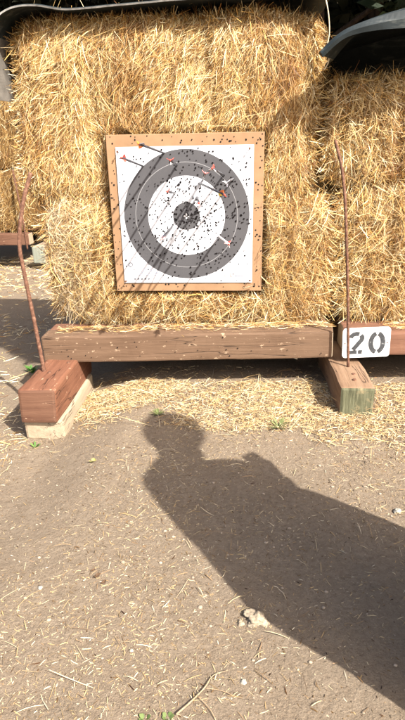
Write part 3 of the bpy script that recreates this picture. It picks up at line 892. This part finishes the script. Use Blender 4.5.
# weeds
def weed(loc, n, h, spread, label, wd=0.006, seed=0, cols=((0.09, 0.16, 0.03), (0.15, 0.22, 0.05))):
    r2 = np.random.default_rng(seed)
    zz = float(ground_z(*loc))
    parts = []
    V, F, CO = [], [], []
    for k in range(n):
        a = r2.uniform(0, 6.28)
        ou = np.array([math.cos(a), math.sin(a), 0])
        sd = np.array([-math.sin(a), math.cos(a), 0])
        hh = h * r2.uniform(0.5, 1.1)
        sp_ = spread * r2.uniform(0.5, 1.2)
        b0 = len(V)
        c = np.array(cols[0]) + (np.array(cols[1]) - np.array(cols[0])) * r2.random()
        for t_, w_ in ((0, 0.35), (0.35, 1), (0.7, 0.8), (1, 0.05)):
            p = ou * (0.004 + sp_ * t_) + np.array([0, 0, hh * (t_ - 0.35 * t_ * t_) * 1.5])
            V += [p - sd * wd * w_ / 2, p + sd * wd * w_ / 2]
            CO += [c, c]
        for i in range(3): F.append([b0 + 2 * i, b0 + 2 * i + 1, b0 + 2 * i + 3, b0 + 2 * i + 2])
    o = np_obj('weed', np.array(V), np.array(F), M['leaf'], None, np.array(CO))
    o.location = (loc[0], loc[1], zz)
    return tag(o, label, 'weed')
weed((0.19, 2.245), 26, 0.035, 0.055, 'light green weed tuft left of the mossy block', 0.007, 1, ((0.13, 0.155, 0.055), (0.22, 0.235, 0.10)))
weed((-0.39, 2.365), 16, 0.02, 0.04, 'green weed tuft on top of the shadow of the head', 0.007, 2, ((0.10, 0.12, 0.04), (0.17, 0.19, 0.07)))
weed((-0.955, 2.185), 10, 0.02, 0.025, 'tiny dark green weed in front of the red block', 0.009, 3, ((0.06, 0.13, 0.03), (0.13, 0.22, 0.05)))
weed((-1.30, 3.10), 22, 0.05, 0.045, 'bright green weed in the shade behind the red block', 0.012, 4, ((0.05, 0.13, 0.025), (0.10, 0.22, 0.04)))
weed((-0.205, 0.842), 7, 0.007, 0.010, 'small green weed at the bottom edge, left of the twig', 0.010, 5, ((0.09, 0.13, 0.04), (0.14, 0.18, 0.06)))
weed((-0.155, 0.848), 9, 0.007, 0.011, 'leafy green weed beside the lower end of the twig', 0.011, 6, ((0.09, 0.13, 0.04), (0.14, 0.18, 0.06)))
weed((-0.61, 1.95), 6, 0.01, 0.014, 'single yellow green leaf on the dirt left of the shadow', 0.012, 7, ((0.3, 0.32, 0.06), (0.4, 0.4, 0.1)))
# twig at the bottom
gz = lambda x, y, h: (x, y, float(ground_z(x, y)) + h)
tp = spline([gz(-0.135, 0.852, 0.008), gz(-0.105, 0.885, 0.007), gz(-0.075, 0.92, 0.008), gz(-0.055, 0.955, 0.006), gz(-0.02, 0.97, 0.006)], 6)
tg2 = bm_obj('twig', tube_mesh([p - tp[0] for p in tp], [0.0024 - 0.0016 * i / len(tp) for i in range(len(tp))], 6), M['twig'], smooth=True)
tg2.location = tp[0]
tag(tg2, 'thin dry twig at the bottom edge between weed and shadow', 'twig')
for q_ in ([gz(-0.075, 0.92, 0.008), gz(-0.035, 0.915, 0.008), gz(-0.005, 0.905, 0.005)], [gz(-0.09, 0.90, 0.008), gz(-0.06, 0.87, 0.007), gz(-0.045, 0.845, 0.004)]):
    pp = spline(q_, 5)
    bm_obj('side_shoot', tube_mesh([p - tp[0] for p in pp], 0.0011, 5), M['twig'], tg2, True)
# crumpled dead leaves
random.seed(21)
for k, (x, y, s, lab) in enumerate([(-0.42, 1.27, 0.013, 'largest dark crumpled leaf in the lower left dirt'), (-0.395, 1.245, 0.010, 'dark leaf scrap just right of the largest crumpled leaf'), (-0.44, 1.295, 0.008, 'tiny dark leaf scrap above the largest crumpled leaf')]):
    bm = bmesh.new()
    bmesh.ops.create_grid(bm, x_segments=6, y_segments=6, size=s)
    for v in bm.verts:
        u_, v_ = v.co.x / s, v.co.y / s
        v.co.x *= 1.0 * math.sqrt(max(0.03, 1 - 0.9 * v_ * v_))
        v.co.y *= 0.4
        v.co.z = s * (0.35 + 0.35 * u_ * u_ + 0.5 * mnoise.noise(Vector((u_ * 1.6, v_ * 1.6, k * 3.1))))
    bmesh.ops.solidify(bm, geom=bm.faces[:], thickness=0.0008)
    o = bm_obj('dead_leaf', bm, M['dead_leaf'])
    o.location = gz(x, y, 0.001)
    o.rotation_euler = (0, 0, random.uniform(0, 6))
    tag(o, lab, 'dead leaf')

# ------------------------------------------------------------------ trees behind
def leaf_cloud(name, centres, radii, n, size, parent, loc, cols, seed):
    r2 = np.random.default_rng(seed)
    ci = r2.integers(0, len(centres), n)
    d = r2.normal(size=(n, 3))
    d /= np.linalg.norm(d, axis=1, keepdims=True)
    P = np.array(centres)[ci] + d * (np.array(radii)[ci] * r2.uniform(0.35, 1, n) ** 0.6)[:, None] * np.array([1, 1, 0.75])
    u = r2.normal(size=(n, 3)); u /= np.linalg.norm(u, axis=1, keepdims=True)
    v = np.cross(u, r2.normal(size=(n, 3))); v /= np.linalg.norm(v, axis=1, keepdims=True)
    s = size * r2.uniform(0.6, 1.3, n)[:, None]
    V = np.stack([P - u * s, P - v * s * 0.45, P + u * s, P + v * s * 0.45], 1).reshape(-1, 3)
    F = np.arange(n * 4).reshape(n, 4)
    c = np.array(cols[0]) + (np.array(cols[1]) - np.array(cols[0])) * r2.random((n, 1))
    return np_obj(name, V, F, M['leaf'], parent, np.repeat(c, 4, 0))
def tree(x, y, h, r, label, seed, low=2.6):
    zg = float(ground_z(x, y))
    t_ = empty('dark_tree', (x, y, zg))
    tag(t_, label, 'tree', 'dark trees behind the stacks')
    r2 = random.Random(seed)
    p = spline([(0, 0, -0.1), (r2.uniform(-.1, .1), 0, h * 0.35), (r2.uniform(-.2, .2), r2.uniform(-.1, .1), h * 0.7), (0, 0, h)], 8)
    tr = bm_obj('trunk', tube_mesh(p, [r * (1.15 - 1.0 * i / len(p)) for i in range(len(p))], 12), M['bark'], t_, True)
    cs, rs = [], []
    for k in range(9):
        z = low + (h - low) * (k / 8) ** 0.9
        a = r2.uniform(0, 6.28)
        rr = (h * 0.26) * (1 - 0.5 * k / 8) * r2.uniform(0.6, 1.1)
        e = Vector((math.cos(a) * rr, math.sin(a) * rr, z + 0.2))
        bm_obj('limb', tube_mesh([(0, 0, z - 0.4), tuple(e * 0.5 + Vector((0, 0, (z - 0.2) * 0.5))), tuple(e)], [r * 0.3, r * 0.2, r * 0.08], 6), M['bark'], t_, True)
        cs.append(tuple(e)); rs.append(h * 0.15 * r2.uniform(0.8, 1.2))
    leaf_cloud('crown', cs, rs, 8000, 0.13, t_, None, ((0.012, 0.02, 0.008), (0.035, 0.05, 0.018)), seed)
def bush(x, y, h, wd, label, seed, n=14000):
    zg = float(ground_z(x, y))
    b_ = empty('dark_shrub', (x, y, zg))
    tag(b_, label, 'shrub', 'dark shrubs behind the stacks')
    r2 = random.Random(seed)
    cs, rs = [], []
    for k in range(18):
        e = Vector((r2.uniform(-wd, wd), r2.uniform(-0.3, 0.5), (0.15 + 0.75 * k / 17) * h))
        cs.append(tuple(e)); rs.append(r2.uniform(0.4, 0.65))
        if k < 5: bm_obj('stem', tube_mesh([(e.x * 0.2, 0, -0.05), (e.x * 0.6, e.y * 0.4, e.z * 0.5), tuple(e)], [0.035, 0.025, 0.01], 6), M['bark'], b_, True)
    leaf_cloud('foliage', cs, rs, n, 0.12, b_, None, ((0.008, 0.010, 0.005), (0.025, 0.026, 0.012)), seed)
bush(-3.4, 8.6, 4.4, 1.2, 'dark shrub at the far left behind the distant stack', 31)
bush(-1.9, 7.4, 4.2, 1.2, 'dark twiggy shrub seen over the left end of the draped mat', 32, 12000)
bush(-0.2, 7.6, 4.2, 1.2, 'dark shrub hidden behind the middle of the draped mat', 33)
bush(1.3, 7.4, 4.2, 1.2, 'dark shrub in the gap between the two rubber mats', 34, 13000)
bush(2.9, 7.6, 4.2, 1.2, 'dark shrub above the arching mat at the right edge', 35, 13000)
tree(0.82, 6.6, 6.5, 0.11, 'dark slim trunk in the gap between the two rubber mats', 41)
tree(1.45, 7.0, 7.0, 0.12, 'dark trunk standing behind the arching mat', 42)
tree(-2.5, 8.8, 7.5, 0.16, 'dark tree behind the upper left corner', 43)
tree(2.9, 6.9, 7.0, 0.14, 'dark tree at the upper right corner', 44)

# ------------------------------------------------------------------ bystander whose shadow lies on the dirt
EX, DX = Vector((math.sin(R(45)), math.cos(R(45)), 0)), Vector((-math.sin(R(45)), math.cos(R(45)), 0))
F0 = 0.137
def pw(e, f, z): return EX * e + DX * (F0 + f) + Vector((0, 0, z))   # e across, f forwards, z up
base = pw(1.2, 0, 0)
person = None
def skin(name, nodes, edges, root, material, parent, sub=2):
    me = bpy.data.meshes.new(name)
    me.from_pydata([tuple(pw(*n_[:3]) - base) for n_ in nodes], edges, [])
    o = bpy.data.objects.new(name, me)
    C.objects.link(o)
    sk = o.modifiers.new('skin', 'SKIN')
    sk.use_smooth_shade = True
    for i, n_ in enumerate(nodes):
        r_ = n_[3]
        me.skin_vertices[0].data[i].radius = (r_, r_) if isinstance(r_, float) else r_
        me.skin_vertices[0].data[i].use_root = (i == root)
    s_ = o.modifiers.new('sub', 'SUBSURF')
    s_.levels = s_.render_levels = sub
    dg = bpy.context.evaluated_depsgraph_get()
    m2 = bpy.data.meshes.new_from_object(o.evaluated_get(dg))
    bpy.data.objects.remove(o)
    m2.name = name
    m2.materials.clear()
    m2.polygons.foreach_set('use_smooth', [True] * len(m2.polygons))
    return link(name, m2, material, parent)
nodes = [(1.18, 0, 0.92, 0.140),           # 0 pelvis
         (1.18, 0, 1.06, 0.130), (1.17, 0.0, 1.20, 0.140), (1.20, 0.01, 1.31, 0.085),   # 1-3 spine
         (1.235, 0.02, 1.39, 0.078), (1.285, 0.035, 1.485, 0.100), (1.35, 0.035, 1.585, 0.094),  # 4 neck 5,6 head
         (1.03, 0.0, 1.255, 0.058), (0.965, 0.0, 1.02, 0.046), (0.945, 0.06, 0.80, 0.036), (0.94, 0.08, 0.72, 0.032),  # 7-10 left arm
         (1.30, 0.0, 1.15, 0.058), (1.365, -0.01, 0.93, 0.044), (1.425, 0.10, 0.96, 0.034), (1.44, 0.12, 0.985, 0.030),   # 11-14 right arm
         (1.07, 0, 0.84, 0.095), (1.045, 0.02, 0.48, 0.066), (1.04, -0.02, 0.09, 0.046), (1.035, 0.12, 0.035, 0.038),  # 15-18 left leg
         (1.29, 0, 0.84, 0.095), (1.34, 0.02, 0.48, 0.066), (1.36, -0.02, 0.09, 0.046), (1.37, 0.12, 0.035, 0.038)]    # 19-22 right leg
edges = [(0, 1), (1, 2), (2, 3), (3, 4), (4, 5), (5, 6), (2, 7), (7, 8), (8, 9), (9, 10), (2, 11), (11, 12), (12, 13), (13, 14), (0, 15), (15, 16), (16, 17), (17, 18), (0, 19), (19, 20), (20, 21), (21, 22)]
# fingers rooted in both hands
def fingers(hand, dirs, curl):
    for de, df, dz, l in dirs:
        a = len(nodes)
        e, f_, z = nodes[hand][:3]
        nodes.append((e + de * 0.5, f_ + df * 0.5, z + dz * 0.5, 0.010))
        nodes.append((e + de * 0.5 + curl[0] * l, f_ + df * 0.5 + curl[1] * l, z + dz * 0.5 + curl[2] * l, 0.008))
        edges.extend([(hand, a), (a, a + 1)])
fingers(10, [(0.0, 0.055, -0.10, 0.05), (0.0, 0.02, -0.11, 0.055), (0.0, -0.015, -0.105, 0.05), (0.0, -0.05, -0.09, 0.04), (0.04, 0.085, -0.03, 0.035)], (0.2, 0.1, -0.8))
fingers(14, [(0.06, 0.03, 0.07, 0.05), (0.065, 0.03, 0.03, 0.055), (0.065, 0.03, -0.01, 0.05), (0.06, 0.03, -0.045, 0.04), (-0.05, 0.03, 0.06, 0.035)], (-0.4, 0.7, 0.1))
pr = skin('person', nodes, edges, 0, M['skin'], None)
pr.location = base
tag(pr, 'standing person in a long dark coat holding a phone, casting the long shadow', 'person')
def loft(name, rings, material, parent, sides=28):
    """cloth tube: rings of (z, centre e, centre f, half width, half depth)"""
    bm = bmesh.new()
    prev = None
    for k, (z, ce, cf, a, b_) in enumerate(rings):
        ring = [bm.verts.new(pw(ce + a * math.cos(2 * math.pi * i / sides), cf + b_ * math.sin(2 * math.pi * i / sides) + 0.008 * math.sin(5 * i + k), z) - base) for i in range(sides)]
        if prev:
            for i in range(sides): bm.faces.new((prev[i], prev[(i + 1) % sides], ring[(i + 1) % sides], ring[i]))
        prev = ring
    return bm_obj(name, bm, material, parent, True)
loft('long_coat', [(0.20, 1.21, 0, 0.305, 0.20), (0.36, 1.20, 0, 0.308, 0.20), (0.52, 1.18, 0, 0.318, 0.20), (0.66, 1.165, 0, 0.312, 0.19), (0.80, 1.165, 0, 0.28, 0.175), (0.92, 1.165, 0, 0.25, 0.16), (1.04, 1.17, 0, 0.243, 0.155),
     (1.14, 1.183, 0, 0.238, 0.15), (1.18, 1.17, 0, 0.215, 0.14), (1.225, 1.13, 0, 0.168, 0.13), (1.28, 1.128, 0.0, 0.148, 0.12), (1.325, 1.155, 0.005, 0.135, 0.10), (1.36, 1.225, 0.01, 0.098, 0.085), (1.41, 1.245, 0.015, 0.086, 0.075)], M['jacket'], pr)
skin('sleeve', [(1.05, 0.0, 1.245, 0.072), (0.975, 0.0, 1.02, 0.060), (0.955, 0.055, 0.82, 0.052)], [(0, 1), (1, 2)], 0, M['jacket'], pr)
skin('sleeve', [(1.29, 0.0, 1.14, 0.070), (1.365, -0.01, 0.95, 0.07), (1.42, 0.085, 0.95, 0.052)], [(0, 1), (1, 2)], 0, M['jacket'], pr)
skin('trousers', [(1.18, 0, 0.93, 0.13), (1.07, 0, 0.84, 0.105), (1.045, 0.02, 0.48, 0.086), (1.04, -0.02, 0.10, 0.072), (1.29, 0, 0.84, 0.105), (1.34, 0.02, 0.48, 0.086), (1.36, -0.02, 0.10, 0.072)],
     [(0, 1), (1, 2), (2, 3), (0, 4), (4, 5), (5, 6)], 0, M['jeans'], pr)
for e in (1.035, 1.37):
    skin('shoe', [(e, -0.06, 0.045, 0.045), (e, 0.06, 0.04, 0.047), (e, 0.18, 0.032, 0.034)], [(0, 1), (1, 2)], 1, M['shoe'], pr)
bm = bmesh.new()
bmesh.ops.create_icosphere(bm, subdivisions=4, radius=1)
for v in bm.verts:
    n_ = 1 + 0.05 * mnoise.noise(v.co * 5)
    front = max(0.0, v.co.y) * (1 if v.co.z < 0.35 else 0)
    v.co = Vector((v.co.x * 0.126 * n_, v.co.y * 0.12 * (1 - 0.75 * front) * n_, v.co.z * 0.175 * n_))
hr = bm_obj('hair', bm, M['hair'], pr, True)
hr.location = pw(1.338, 0.0, 1.572) - base
hr.rotation_euler = (0, R(38), R(45))
# face
fw = (DX * 0.9 + Vector((0, 0, -0.35)) + EX * 0.1).normalized()
fc = pw(1.335, 0.035, 1.565) - base
up_ = Vector((0, 0, 1))
for nm, off_, r_, mm in (('nose', fw * 0.105 - up_ * 0.02, 0.016, 'skin'), ('eye', fw * 0.092 + EX * 0.034 + up_ * 0.012, 0.013, 'v_white'), ('eye', fw * 0.092 - EX * 0.034 + up_ * 0.012, 0.013, 'v_white'), ('mouth', fw * 0.09 - up_ * 0.06, 0.016, 'v_pink'), ('ear', EX * 0.098 - up_ * 0.01, 0.024, 'skin'), ('ear', EX * -0.098 - up_ * 0.01, 0.024, 'skin')):
    bm = bmesh.new()
    bmesh.ops.create_icosphere(bm, subdivisions=2, radius=r_)
    if nm == 'mouth': bmesh.ops.scale(bm, vec=(1.3, 1.3, 0.4), verts=bm.verts)
    o = bm_obj(nm, bm, M[mm], pr, True)
    o.location = fc + off_
ph = bm_obj('phone', timber_bm(0.074, 0.009, 0.15, 0.004, 3, 0), M['phone'])
ph.location = pw(1.448, 0.14, 1.045)
ph.rotation_euler = (R(30), 0, R(45))
tag(ph, 'black phone held up in the right hand of the standing person', 'phone')
